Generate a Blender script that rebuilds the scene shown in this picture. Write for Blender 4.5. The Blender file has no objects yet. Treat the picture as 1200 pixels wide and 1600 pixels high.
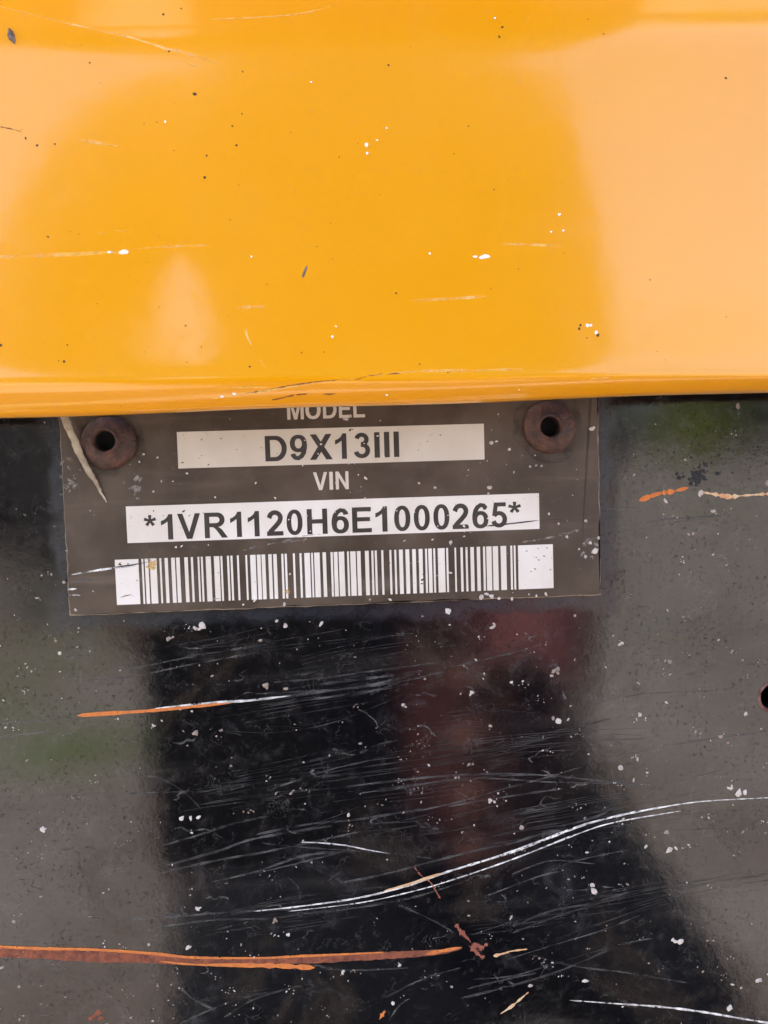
import bpy, bmesh, math, random
import numpy as np
from mathutils import Vector, Matrix

# ---------------------------------------------------------------- camera, sky, sun, exposure
scene = bpy.context.scene
C = scene.collection
CAM_D = 0.13                                   # metres from lens to the black steel
PITCH, YAW, ROLL = [math.radians(a) for a in (-3.619, -3.282, 1.690)]
FPX = 600 / math.tan(math.radians(24.8))       # focal length in photo pixels (1200 wide)
GROUND_Z = -1.12

right, up, fwd = Vector((1, 0, 0)), Vector((0, 0, 1)), Vector((0, 1, 0))
for ax, a in ((Vector((1, 0, 0)), PITCH), (Vector((0, 0, 1)), YAW)):
    m = Matrix.Rotation(a, 3, ax)
    right, up, fwd = m @ right, m @ up, m @ fwd
m = Matrix.Rotation(ROLL, 3, fwd)
right, up = m @ right, m @ up
cam_data = bpy.data.cameras.new("camera")
cam = bpy.data.objects.new("camera", cam_data)
C.objects.link(cam)
cam.matrix_world = Matrix(((right.x, up.x, -fwd.x, 0), (right.y, up.y, -fwd.y, -CAM_D),
                           (right.z, up.z, -fwd.z, 0), (0, 0, 0, 1)))
cam_data.sensor_fit = 'HORIZONTAL'
cam_data.sensor_width = 36
cam_data.lens = 18 / math.tan(math.radians(24.8))
cam_data.clip_start = 0.004
cam_data.clip_end = 3000
scene.camera = cam

SUN_EL, SUN_AZ = math.radians(51), math.radians(-58)      # azimuth clockwise from +Y
world = bpy.data.worlds.new("World")
scene.world = world
world.use_nodes = True
wn = world.node_tree
sky = wn.nodes.new('ShaderNodeTexSky')
sky.sky_type = 'NISHITA'
sky.sun_disc = False
sky.sun_elevation = SUN_EL
sky.sun_rotation = SUN_AZ
sky.air_density = 1.0
sky.dust_density = 4.0
sky.ozone_density = 1.0
wn.links.new(sky.outputs[0], wn.nodes['Background'].inputs[0])
wn.nodes['Background'].inputs[1].default_value = 0.15

sun_data = bpy.data.lights.new("sun", 'SUN')
sun_data.energy = 4.0
sun_data.angle = math.radians(0.6)
sun_data.color = (1.0, 0.95, 0.88)
sun = bpy.data.objects.new("sun", sun_data)
C.objects.link(sun)
sdir = Vector((math.sin(SUN_AZ) * math.cos(SUN_EL), math.cos(SUN_AZ) * math.cos(SUN_EL), math.sin(SUN_EL)))
sun.rotation_euler = (-sdir).to_track_quat('-Z', 'Y').to_euler()
sun.location = sdir * 5

scene.view_settings.view_transform = 'Standard'
scene.view_settings.look = 'None'
scene.view_settings.exposure = 2.38
scene.view_settings.gamma = 1
scene.cycles.use_denoising = True
scene.cycles.max_bounces = 6

rnd = random.Random(7)

# ---------------------------------------------------------------- helpers
def P(px, py, dep=0.0):
    """point of the photograph on the plane `dep` metres in front of the black steel"""
    v = fwd * FPX + right * (px - 600) + up * (800 - py)
    t = (CAM_D - dep) / v.y
    return Vector((v.x * t, -dep, v.z * t))

def obj(name, me, mat=None, parent=None, smooth=False):
    if isinstance(me, bmesh.types.BMesh):
        bm = me
        me = bpy.data.meshes.new(name)
        bm.normal_update()
        bm.to_mesh(me)
        bm.free()
    o = bpy.data.objects.new(name, me)
    C.objects.link(o)
    if mat:
        for mm in (mat if isinstance(mat, (list, tuple)) else [mat]):
            me.materials.append(mm)
    if smooth:
        for p in me.polygons:
            p.use_smooth = True
    if parent:
        o.parent = parent
    return o

def pyobj(name, vs, fs, mat, parent=None, smooth=False, kind=None):
    me = bpy.data.meshes.new(name)
    me.from_pydata([tuple(v) for v in vs], [], fs)
    me.update()
    o = obj(name, me, mat, parent, smooth)
    if kind:
        o['kind'] = kind
    return o

def tag(o, label, cat, group=None, kind=None):
    o['label'] = label
    o['category'] = cat
    if group:
        o['group'] = group
    if kind:
        o['kind'] = kind
    return o

def empty(name, loc):
    o = bpy.data.objects.new(name, None)
    C.objects.link(o)
    o.location = loc
    o.empty_display_size = 0.01
    return o

# ---------------------------------------------------------------- materials
PLX0, PLX1, PLZ0 = -0.0415, 0.0416, -0.0226      # outline of the data plate on the steel

class N:
    def __init__(self, name):
        self.m = bpy.data.materials.new(name)
        self.m.use_nodes = True
        self.t = self.m.node_tree
        self.b = self.t.nodes['Principled BSDF']
        self.out = self.t.nodes['Material Output']
        self.geo = None
    def n(self, typ, **kw):
        x = self.t.nodes.new(typ)
        for k, v in kw.items():
            setattr(x, k, v)
        return x
    def l(self, a, b):
        self.t.links.new(a, b)
    def pos(self):
        if not self.geo:
            self.geo = self.n('ShaderNodeNewGeometry')
        return self.geo.outputs['Position']
    def mapping(self, scale=(1, 1, 1), rot=(0, 0, 0), loc=(0, 0, 0)):
        mp = self.n('ShaderNodeMapping')
        mp.inputs['Scale'].default_value = scale
        mp.inputs['Rotation'].default_value = rot
        mp.inputs['Location'].default_value = loc
        self.l(self.pos(), mp.inputs[0])
        return mp.outputs[0]
    def noise(self, scale, detail=3, rough=0.55, vec=None, dist=0.0):
        x = self.n('ShaderNodeTexNoise')
        x.inputs['Scale'].default_value = scale
        x.inputs['Detail'].default_value = detail
        x.inputs['Roughness'].default_value = rough
        x.inputs['Distortion'].default_value = dist
        self.l(vec if vec is not None else self.pos(), x.inputs['Vector'])
        return x.outputs['Fac']
    def ramp(self, src, lo, hi, a=0.0, b=1.0):
        x = self.n('ShaderNodeMapRange')
        x.interpolation_type = 'SMOOTHSTEP'
        for i, v in enumerate((lo, hi, a, b)):
            x.inputs[1 + i].default_value = v
        self.l(src, x.inputs[0])
        return x.outputs[0]
    def math(self, op, a, b=None):
        x = self.n('ShaderNodeMath', operation=op)
        for i, v in enumerate((a, b)):
            if v is None:
                continue
            if isinstance(v, (int, float)):
                x.inputs[i].default_value = v
            else:
                self.l(v, x.inputs[i])
        return x.outputs[0]
    def mix(self, f, a, b):
        x = self.n('ShaderNodeMix', data_type='RGBA')
        for i, v in ((0, f), (6, a), (7, b)):
            if isinstance(v, (int, float)):
                x.inputs[i].default_value = v
            elif isinstance(v, tuple):
                x.inputs[i].default_value = (*v, 1) if len(v) == 3 else v
            else:
                self.l(v, x.inputs[i])
        return x.outputs[2]
    def bump(self, h, strength, dist):
        x = self.n('ShaderNodeBump')
        x.inputs['Strength'].default_value = strength
        x.inputs['Distance'].default_value = dist
        self.l(h, x.inputs['Height'])
        self.l(x.outputs[0], self.b.inputs['Normal'])
        return x
    def set(self, **kw):
        for k, v in kw.items():
            k = k.replace('_', ' ')
            if isinstance(v, (int, float)):
                self.b.inputs[k].default_value = v
            elif isinstance(v, tuple):
                self.b.inputs[k].default_value = (*v, 1)
            else:
                self.l(v, self.b.inputs[k])
        return self

def mat_yellow():
    k = N('yellow_paint')
    big = k.noise(18, 3)
    fine = k.noise(900, 2)
    col = k.mix(k.ramp(big, .3, .7), (0.78, 0.325, 0.0003), (0.805, 0.343, 0.0005))
    # thin film of road dust
    dust = k.math('MULTIPLY', k.ramp(k.noise(55, 5, .65), .5, .85), .04)
    col = k.mix(dust, col, (0.72, 0.50, 0.24))
    fd = k.math('MULTIPLY', k.ramp(k.noise(1300, 5, .75), .54, .78), k.ramp(k.noise(28, 5, .6, k.mapping(loc=(2, 0, 5))), .36, .66, .05, .22))
    col = k.mix(fd, col, (0.50, 0.33, 0.15))
    ro = k.ramp(k.noise(70, 4), .3, .75, .28, .36)
    k.set(Base_Color=col, Roughness=ro, IOR=1.28, Coat_Weight=1.0, Coat_IOR=1.6, Coat_Roughness=k.math('ADD', k.ramp(k.noise(34, 6, .65, k.mapping((.5, 1, 1)), .8), .44, .72, .085, .20), k.ramp(k.noise(420, 4, .6), .5, .8, 0, .08)))
    h = k.math('ADD', k.noise(260, 2), k.math('MULTIPLY', k.noise(38, 2), 1.6))
    bp = k.bump(h, .085, .00012)
    k.l(bp.outputs[0], k.b.inputs['Coat Normal'])
    return k.m

def mat_black():
    k = N('black_paint')
    big = k.noise(30, 4, .6)
    mid = k.noise(150, 5, .65)
    fine = k.noise(420, 6, .7)
    vf = k.noise(1500, 5, .75)
    streak = k.noise(90, 4, .6, k.mapping((0.18, 1, 1.6), (0, math.radians(-8), 0)))
    col = k.mix(k.ramp(big, .35, .7), (0.0022, 0.0024, 0.0036), (0.004, 0.0036, 0.004))
    # dust: broad thin veils, streaks wiped by branches, tiny mottles
    d1 = k.math('MULTIPLY', k.ramp(fine, .48, .80), k.ramp(big, .35, .65))
    d2 = k.math('MULTIPLY', k.ramp(streak, .54, .8), .6)
    d3 = k.math('MULTIPLY', k.ramp(vf, .56, .78), k.ramp(mid, .38, .62, .15, 1))
    d = k.math('MULTIPLY', k.math('ADD', k.math('ADD', d1, d2), k.math('MULTIPLY', d3, .9)), .075)
    col = k.mix(d, col, (0.33, 0.30, 0.28))
    # smudges and a web of dried hair-thin rings
    sm = k.noise(115, 6, .72, dist=1.6)
    col = k.mix(k.math('MULTIPLY', k.ramp(sm, .52, .72), .055), col, (0.30, 0.30, 0.31))
    web = k.math('ABSOLUTE', k.math('SUBTRACT', k.noise(330, 4, .6, dist=.8), .5))
    web = k.math('MULTIPLY', k.ramp(web, .0, .022, 1, 0), k.ramp(k.noise(210, 4, .6, k.mapping(loc=(3, 1, 4))), .48, .64))
    col = k.mix(k.math('MULTIPLY', web, .07), col, (0.40, 0.37, 0.34))
    grime = k.ramp(k.noise(46, 6, .68, k.mapping(loc=(.4, 0, .3)), .6), .50, .68)
    col = k.mix(k.math('MULTIPLY', grime, .075), col, (0.24, 0.175, 0.12))
    ro = k.math('ADD', k.ramp(fine, .35, .75, .035, .11), k.ramp(streak, .45, .8, 0, .07))
    ro = k.math('ADD', ro, k.ramp(vf, .5, .8, 0, .14))
    # hazy film of old adhesive round the data plate
    sp = k.n('ShaderNodeSeparateXYZ')
    k.l(k.pos(), sp.inputs[0])
    hx, hz0 = (PLX1 - PLX0) / 2, PLZ0
    ax = k.math('SUBTRACT', k.math('ABSOLUTE', k.math('SUBTRACT', sp.outputs[0], (PLX0 + PLX1) / 2)), hx)
    az = k.math('SUBTRACT', hz0, sp.outputs[2])
    sd = k.math('MAXIMUM', ax, az)
    sd = k.math('ADD', sd, k.math('MULTIPLY', k.math('SUBTRACT', k.noise(210, 5, .6), .5), .0075))
    film = k.math('MULTIPLY', k.ramp(sd, .0012, .0034, 1, 0), k.ramp(mid, .3, .6, .55, 1))
    col = k.mix(k.math('MULTIPLY', film, .6), col, (0.020, 0.024, 0.033))
    ro = k.math('ADD', ro, k.math('MULTIPLY', film, .26))
    ro = k.math('ADD', ro, k.math('MULTIPLY', grime, .06))
    k.set(Base_Color=col, Roughness=ro, IOR=1.58)
    # dull mottles where grime kills the gloss
    spec = k.math('SUBTRACT', .5, k.math('MULTIPLY', k.ramp(vf, .50, .70), k.ramp(mid, .40, .60, .12, .42)))
    spec = k.math('SUBTRACT', spec, k.math('MULTIPLY', grime, .16))
    k.set(Specular_IOR_Level=spec)
    h = k.math('ADD', k.math('MULTIPLY', fine, .35), k.math('MULTIPLY', k.noise(60, 3), 2.2))
    h = k.math('ADD', h, k.math('MULTIPLY', vf, .16))
    k.bump(h, .35, .00010)
    return k.m

def mat_plate():
    k = N('brown_anodised_plate')
    big = k.noise(70, 4, .6)
    fine = k.noise(700, 5, .7)
    st = k.noise(160, 4, .6, k.mapping((0.12, 1, 1.5), (0, math.radians(-6), 0)))
    col = k.mix(k.ramp(big, .35, .7), (0.048, 0.032, 0.020), (0.092, 0.066, 0.046))
    col = k.mix(k.math('MULTIPLY', k.ramp(fine, .55, .85), .35), col, (0.17, 0.14, 0.115))
    col = k.mix(k.math('MULTIPLY', k.ramp(st, .54, .78), .34), col, (0.22, 0.17, 0.13))
    k.set(Base_Color=col, Roughness=k.ramp(fine, .3, .8, .38, .62), IOR=1.45)
    k.bump(fine, .3, .00004)
    return k.m

def mat_strip(name, c1, c2):
    k = N(name)
    big = k.noise(60, 4, .6)
    fine = k.noise(900, 4, .65)
    col = k.mix(k.ramp(big, .35, .7), c1, c2)
    col = k.mix(k.math('MULTIPLY', k.ramp(fine, .66, .76), .45), col, (0.22, 0.18, 0.14))
    col = k.mix(k.math('MULTIPLY', k.ramp(k.noise(240, 4), .66, .78), .35), col, (0.45, 0.33, 0.20))
    k.set(Base_Color=col, Roughness=.5)
    return k.m

def mat_plain(name, col, rough=.5, col2=None, scale=300, **kw):
    k = N(name)
    c = col
    if col2:
        c = k.mix(k.ramp(k.noise(scale, 4, .6), .38, .66), col, col2)
    k.set(Base_Color=c, Roughness=rough, **kw)
    return k.m

def mat_broken(name, col, col2, scale, lo, hi, rough=.5, amt=1.0, rot=0.0, stretch=1.0):
    """worn mark whose coverage is broken up along its length"""
    k = N(name)
    c = k.mix(k.ramp(k.noise(scale * .6, 3), .35, .65), col, col2)
    k.set(Base_Color=c, Roughness=rough)
    al = k.math('MULTIPLY', k.ramp(k.noise(scale, 4, .65, k.mapping((stretch, 1, 1), (0, rot, 0))), lo, hi), amt)
    k.set(Alpha=al)
    return k.m

M = {}
M['yellow'] = mat_yellow()
M['black'] = mat_black()
M['plate'] = mat_plate()
M['strip'] = mat_strip('bare_white_print', (0.66, 0.60, 0.53), (0.76, 0.72, 0.67))
M['strip_darker'] = mat_strip('darker_white_print', (0.54, 0.47, 0.38), (0.62, 0.56, 0.48))  # darker, yellower white for the model strip and small lettering
M['ink'] = mat_plain('brown_ink', (0.030, 0.023, 0.018), .5, (0.045, 0.036, 0.03), 400)
M['edge'] = mat_plain('worn_aluminium_edge', (0.30, 0.25, 0.19), .45, (0.12, 0.095, 0.07), 500)
M['bore'] = mat_plain('bore_shade_black', (0.004, 0.003, 0.003), .9)  # near-black colour stands in for the shade inside the holes
M['straw'] = mat_plain('dry_straw', (0.42, 0.36, 0.27), .75, (0.26, 0.20, 0.14), 500)
M['grit'] = mat_plain('pale_grit', (0.58, 0.53, 0.48), .85, (0.34, 0.29, 0.25), 350)
M['grit_dark'] = mat_plain('brown_grit', (0.34, 0.27, 0.22), .85, (0.20, 0.155, 0.125), 500)
M['primer'] = mat_plain('white_primer', (0.85, 0.83, 0.80), .6)
M['fleck'] = mat_plain('dark_rust_fleck', (0.075, 0.025, 0.012), .7, (0.03, 0.014, 0.01), 900)
def mat_rustline(name, c1, c2, c3, lo, hi):
    k = N(name)
    n1, n2 = k.noise(700, 5, .7), k.noise(2600, 4, .7)
    col = k.mix(k.ramp(n1, .38, .62), c1, c2)
    col = k.mix(k.ramp(n2, .56, .72), col, c3)
    k.set(Base_Color=col, Roughness=.85, Alpha=k.ramp(k.math('ADD', n1, k.math('MULTIPLY', n2, .5)), lo, hi))
    k.bump(k.math('ADD', n1, n2), .8, .00015)
    return k.m
M['rust'] = mat_rustline('rust_groove', (0.13, 0.036, 0.020), (0.26, 0.075, 0.034), (0.06, 0.018, 0.012), .50, .58)
M['rust_thin'] = mat_broken('thin_rust', (0.20, 0.055, 0.035), (0.30, 0.10, 0.06), 1100, .34, .50, .8, .95)
M['orange'] = mat_rustline('fresh_rust_edge', (0.66, 0.20, 0.035), (0.50, 0.15, 0.04), (0.22, 0.06, 0.025), .54, .64)
M['straw_scr'] = mat_plain('straw_scratch', (0.62, 0.46, 0.28), .6, (0.55, 0.25, 0.10), 500)
M['bright'] = mat_broken('bright_scratch', (0.85, 0.83, 0.80), (0.34, 0.33, 0.33), 900, .33, .52, .35)
M['grey'] = mat_broken('grey_scratch', (0.145, 0.142, 0.138), (0.07, 0.07, 0.07), 260, .32, .74, .5, .65)
M['faint'] = mat_broken('faint_scratch', (0.085, 0.083, 0.08), (0.035, 0.035, 0.035), 200, .34, .74, .5, .45)
M['curl'] = mat_broken('curl_mark', (0.16, 0.152, 0.14), (0.05, 0.048, 0.045), 420, .38, .68, .6, .75)
M['scuff'] = mat_broken('yellow_scuff', (0.98, 0.66, 0.25), (0.95, 0.54, 0.10), 260, .30, .70, .15, .75)
M['crack'] = mat_plain('paint_crack', (0.22, 0.075, 0.008), .7)
M['chip_grey'] = mat_plain('grey_chip', (0.20, 0.155, 0.14), .7, (0.07, 0.045, 0.04), 800)
M['grease'] = mat_broken('grease', (0.018, 0.012, 0.009), (0.03, 0.02, 0.014), 500, .40, .70, .6, .35)
M['dirt'] = mat_broken('dirt_smear', (0.34, 0.30, 0.265), (0.22, 0.19, 0.17), 900, .42, .62, .8, .8)
M['stain'] = mat_broken('rust_stain', (0.50, 0.22, 0.10), (0.58, 0.40, 0.10), 900, .44, .60, .8, .8)

def mat_rivet():
    k = N('rusty_rivet')
    a, b = k.noise(420, 5, .65), k.noise(1600, 4, .6)
    col = k.mix(k.ramp(a, .35, .68), (0.030, 0.010, 0.006), (0.100, 0.038, 0.022))
    col = k.mix(k.math('MULTIPLY', k.ramp(b, .62, .78), .5), col, (0.26, 0.13, 0.075))
    k.set(Base_Color=col, Roughness=.55)
    k.bump(k.math('ADD', a, k.math('MULTIPLY', b, .5)), 1.0, .0005)
    return k.m
M['rivet'] = mat_rivet()

def mat_ground():
    k = N('gravel_ground')
    a, b, g = k.noise(1.1, 5, .6), k.noise(26, 5, .7), k.noise(.55, 4, .6)
    col = k.mix(k.ramp(a, .3, .7), (0.30, 0.25, 0.215), (0.37, 0.335, 0.305))
    col = k.mix(k.math('MULTIPLY', k.ramp(b, .45, .75), .5), col, (0.20, 0.175, 0.15))
    col = k.mix(k.math('MULTIPLY', k.ramp(g, .55, .64), .7), col, (0.16, 0.18, 0.06))
    # worn brown patches and one tuft of grass to the left
    col = k.mix(k.math('MULTIPLY', k.ramp(k.noise(2.3, 5, .65, k.mapping(loc=(7, 3, 0))), .48, .60), .6), col, (0.18, 0.13, 0.10))
    dn = k.n('ShaderNodeVectorMath', operation='DISTANCE')
    k.l(k.pos(), dn.inputs[0])
    dn.inputs[1].default_value = (-1.08, -3.2, GROUND_Z)
    wob = k.math('ADD', dn.outputs['Value'], k.math('MULTIPLY', k.noise(6, 4), .5))
    col = k.mix(k.ramp(wob, .42, .62, .8, 0), col, (0.13, 0.20, 0.035))
    k.set(Base_Color=col, Roughness=.95)
    k.bump(b, .6, .02)
    return k.m
M['ground'] = mat_ground()
M['phone'] = mat_plain('phone_case', (0.003, 0.003, 0.004), .7)
M['lens'] = mat_plain('phone_lens_glass', (0.002, 0.002, 0.004), .08)
M['skin'] = mat_plain('skin', (0.24, 0.105, 0.085), .55, (0.19, 0.08, 0.065), 60)
M['shirt'] = mat_plain('dark_shirt', (0.012, 0.011, 0.011), .9, (0.016, 0.013, 0.013), 30)
M['vest'] = mat_plain('maroon_shirt', (0.19, 0.062, 0.060), .85, (0.15, 0.046, 0.046), 30)
M['jeans'] = mat_plain('dark_trousers', (0.015, 0.018, 0.026), .85, (0.022, 0.024, 0.032), 40)
M['hair'] = mat_plain('dark_hair', (0.02, 0.014, 0.010), .6)
M['boot'] = mat_plain('boot_leather', (0.03, 0.02, 0.014), .6)
M['leaf'] = mat_plain('shrub_leaf', (0.045, 0.075, 0.02), .6, (0.075, 0.11, 0.03), 6)
M['leaf_copper'] = mat_plain('copper_leaf', (0.028, 0.010, 0.012), .7, (0.045, 0.016, 0.016), 6)
M['leaf_bright'] = mat_plain('bright_leaf', (0.26, 0.30, 0.035), .6, (0.18, 0.24, 0.03), 2)
M['leaf_dark'] = mat_plain('dark_leaf', (0.014, 0.018, 0.010), .7, (0.022, 0.026, 0.014), 2)
M['bark'] = mat_plain('shrub_bark', (0.07, 0.05, 0.035), .9)

# ---------------------------------------------------------------- ground
bm = bmesh.new()
bmesh.ops.create_grid(bm, x_segments=2, y_segments=2, size=800)
g = obj('ground', bm, M['ground'])
g.location = (0, 0, GROUND_Z)
g['kind'] = 'structure'

# ---------------------------------------------------------------- black steel panel with one bolt hole
def ring_pts(c, r, n, dep=0.0, jitter=0.0):
    out = []
    for i in range(n):
        a = 2 * math.pi * i / n
        rr = r * (1 + jitter * (rnd.random() - .5))
        out.append(Vector((c.x + rr * math.cos(a), -dep, c.z + rr * math.sin(a))))
    return out

X0, X1, Z0, Z1, TH = -2.0, 1.4, -0.95, 0.17, 0.012  # extended well out of view so its shadow darkens the nearby ground
hole_c, hole_r = P(1208, 1089), 0.0022
bm = bmesh.new()
outer = [Vector((X0, 0, Z0)), Vector((X1, 0, Z0)), Vector((X1, 0, Z1)), Vector((X0, 0, Z1))]
inner = ring_pts(hole_c, hole_r, 40, 0, .06)
def loop_edges(bm, pts):
    vs = [bm.verts.new(p) for p in pts]
    return vs, [bm.edges.new((vs[i], vs[(i + 1) % len(vs)])) for i in range(len(vs))]
ov, oe = loop_edges(bm, outer)
iv, ie = loop_edges(bm, inner)
bmesh.ops.triangle_fill(bm, edges=oe + ie, use_beauty=True)
back = [bm.verts.new(v.co + Vector((0, TH, 0))) for v in ov]
for i in range(4):
    bm.faces.new((ov[i], ov[(i + 1) % 4], back[(i + 1) % 4], back[i]))
bm.faces.new(back)
ib = [bm.verts.new(v.co + Vector((0, .009, 0))) for v in iv]
for i in range(40):
    f = bm.faces.new((iv[i], iv[(i + 1) % 40], ib[(i + 1) % 40], ib[i]))
    f.material_index = 1
f = bm.faces.new(ib)
f.material_index = 1
bmesh.ops.recalc_face_normals(bm, faces=bm.faces[:])
panel = obj('steel_panel', bm, [M['black'], M['bore']])
tag(panel, 'scratched glossy black steel panel speckled with grit, below the yellow cover', 'steel panel')
# rusty rim of the hole
vs, fs = [], []
n = 40
for j, (r, dep) in enumerate(((hole_r * .97, -.0006), (hole_r * 1.02, .00025), (hole_r * 1.09, .00022), (hole_r * 1.2, .00004))):
    vs += ring_pts(hole_c, r, n, dep, .05)
for j in range(3):
    for i in range(n):
        a, b = j * n + i, j * n + (i + 1) % n
        fs.append((a, b, b + n, a + n))
pyobj('hole_rim', vs, fs, mat_plain('pink_rust_rim', (0.10, 0.035, 0.03), .8, (0.22, 0.12, 0.09), 600), panel, True)

# ---------------------------------------------------------------- yellow cover: lofted rows (left py, right py, depth mm)
YR = [(-900, -900, 25.0), (-500, -500, 18.4), (-250, -250, 14.3), (-60, -60, 11.15), (20, 5, 9.78), (48, 33, 9.28),
      (66, 52, 9.06), (80, 70, 8.98), (96, 88, 8.97), (130, 125, 9.0), (250, 250, 9.06), (400, 400, 9.12), (500, 500, 9.15),
      (550, 548, 9.20), (570, 566, 9.27), (582, 576, 9.36), (591, 581.5, 9.45), (598, 585.5, 9.44), (605, 589, 9.25), (613, 592.5, 8.9),
      (622, 597, 8.35), (632, 602, 7.6), (641, 606.5, 6.8), (648, 609.5, 6.1), (653, 612, 5.1)]
YR = [(a, b, d + 7.0) for a, b, d in YR]
def ydep(px, py):
    t = px / 1200
    prev = None
    for a, b, d in YR:
        y = a + (b - a) * t
        if prev and py <= y:
            return (prev[1] + (d - prev[1]) * (py - prev[0]) / (y - prev[0])) / 1000
        prev = (y, d)
    return prev[1] / 1000
def dense_rows(rows, k=4):
    # Catmull-Rom refinement so that the rolled lip and the crease read as bent sheet
    a = np.array(rows)
    out = []
    for i in range(len(a) - 1):
        p0, p1, p2, p3 = a[max(i - 1, 0)], a[i], a[i + 1], a[min(i + 2, len(a) - 1)]
        for j in range(k):
            t = j / k
            out.append(.5 * ((2 * p1) + (-p0 + p2) * t + (2 * p0 - 5 * p1 + 4 * p2 - p3) * t * t + (-p0 + 3 * p1 - 3 * p2 + p3) * t ** 3))
    out.append(a[-1])
    return out
rows = dense_rows(YR)
XS = [-20000, -9000, -5600, -4000, -2600, -1600, -1100] + [-800 + 50 * i for i in range(57)] + [2400, 3200, 4600, 6800, 14000]
NX = len(XS) - 1
vs, fs = [], []
for a, b, d in rows:
    for i in range(NX + 1):
        px = XS[i]
        py = a + (b - a) * min(max(px / 1200, -.4), 1.4)
        # slight dents of the thin lip
        vs.append(P(px, py + 1.2 * math.sin(px * .011) * (1 if a > 560 else 0), d / 1000))
nr = len(rows)
nb = len(vs)
for j in range(nr - 1):
    for i in range(NX):
        a = j * (NX + 1) + i
        fs.append((a, a + NX + 1, a + NX + 2, a + 1))
# back skin of the sheet, 2.2 mm behind the front
for i in range(nb):
    p = Vector(vs[i])
    vs.append((p.x, min(p.y + .0022, -.0065), p.z + (.0012 if i >= (nr - 1) * (NX + 1) else 0)))
for j in range(nr - 1):
    for i in range(NX):
        a = nb + j * (NX + 1) + i
        fs.append((a, a + 1, a + NX + 2, a + NX + 1))
for i in range(NX):
    a = (nr - 1) * (NX + 1) + i
    fs.append((a, nb + a, nb + a + 1, a + 1))
    fs.append((i, i + 1, nb + i + 1, nb + i))
cover = pyobj('cover_panel', vs, fs, M['yellow'], None, True)
tag(cover, 'glossy yellow painted cover with rolled lower lip hanging above the data plate', 'machine cover')

# ---------------------------------------------------------------- marks: specks and ribbons
def speck_geo(vs, fs, c, r, aspect=1.0, ang=0.0, hgt=.35, n=7, normal_dep=True):
    b = len(vs)
    for i in range(n):
        a = 2 * math.pi * i / n
        rr = r * rnd.uniform(.65, 1.25)
        x, z = rr * math.cos(a) * aspect, rr * math.sin(a) / aspect
        x, z = x * math.cos(ang) - z * math.sin(ang), x * math.sin(ang) + z * math.cos(ang)
        vs.append((c.x + x, c.y + .00001, c.z + z))
        vs.append((c.x + x * .6, c.y - r * hgt * rnd.uniform(.6, 1.1), c.z + z * .6))
    vs.append((c.x, c.y - r * hgt * 1.15, c.z))
    t = len(vs) - 1
    for i in range(n):
        a, a2 = b + 2 * i, b + 2 * ((i + 1) % n)
        fs.append((a, a2, a2 + 1, a + 1))
        fs.append((a + 1, a2 + 1, t))
PX = 0.1e-3   # about one photo pixel on the steel

def ribbon_geo(vs, fs, pts, w, dep, wob=.25, seg=10.0, taper=True, ridge=.18):
    """pts in photo pixels [(x,y[,w])]; a thin ridge lying on the surface"""
    def depf(x, y):
        return dep(x, y) if callable(dep) else dep
    # resample with Catmull-Rom
    a = [np.array((p[0], p[1], p[2] if len(p) > 2 else w), float) for p in pts]
    res = []
    for i in range(len(a) - 1):
        p0, p1, p2, p3 = a[max(i - 1, 0)], a[i], a[i + 1], a[min(i + 2, len(a) - 1)]
        k = max(2, int(np.hypot(*(p2 - p1)[:2]) / seg))
        for j in range(k):
            t = j / k
            res.append(.5 * ((2 * p1) + (-p0 + p2) * t + (2 * p0 - 5 * p1 + 4 * p2 - p3) * t * t + (-p0 + 3 * p1 - 3 * p2 + p3) * t ** 3))
    res.append(a[-1])
    b = len(vs)
    n = len(res)
    for i, p in enumerate(res):
        q = res[min(i + 1, n - 1)] - res[max(i - 1, 0)]
        L = math.hypot(q[0], q[1]) or 1
        nx, ny = -q[1] / L, q[0] / L
        ww = p[2] * .5 * (1 + wob * (rnd.random() * 2 - 1))
        if taper and (i == 0 or i == n - 1):
            ww *= .15
        d = depf(p[0], p[1])
        vs.append(P(p[0] + nx * ww, p[1] + ny * ww, d + 4e-6))
        vs.append(P(p[0], p[1], d + 4e-6 + min(ww, 3) * PX * ridge))
        vs.append(P(p[0] - nx * ww, p[1] - ny * ww, d + 4e-6))
    for i in range(n - 1):
        a0 = b + 3 * i
        fs.append((a0, a0 + 1, a0 + 4, a0 + 3))
        fs.append((a0 + 1, a0 + 2, a0 + 5, a0 + 4))

def ribbon(name, pts, w, dep, mat, parent, wob=.25, **kw):
    vs, fs = [], []
    ribbon_geo(vs, fs, pts, w, dep, wob, **kw)
    return pyobj(name, vs, fs, mat, parent)

D0 = 0.00002
# --- rust scratches in the black paint
ribbon('rust_scratch', [(-30, 1487, 15), (60, 1491, 14), (150, 1495, 17), (235, 1498, 14), (300, 1503, 10), (360, 1502, 9), (430, 1501, 10),
       (500, 1498, 13), (580, 1494, 12), (640, 1491, 10), (690, 1487, 8), (722, 1481, 3)], 14, D0, M['rust'], panel, .12, seg=6, ridge=.05)
ribbon('rust_edge', [(-30, 1478, 4), (60, 1482, 5), (150, 1484, 4), (240, 1490, 5), (300, 1496, 4), (400, 1497, 3), (470, 1494, 4), (540, 1491, 3), (600, 1488, 2)],
       4, D0 + .00003, M['orange'], panel, .16, seg=6)
ribbon('rust_edge', [(250, 1502, 3), (300, 1507, 4), (360, 1508, 5), (430, 1509, 7), (470, 1511, 7), (492, 1512, 5)], 5, D0 + .00003, M['orange'], panel, .4)
ribbon('rust_edge', [(665, 1491, 5), (690, 1486, 6), (722, 1480, 3)], 5, D0 + .00003, M['orange'], panel, .4)
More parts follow.
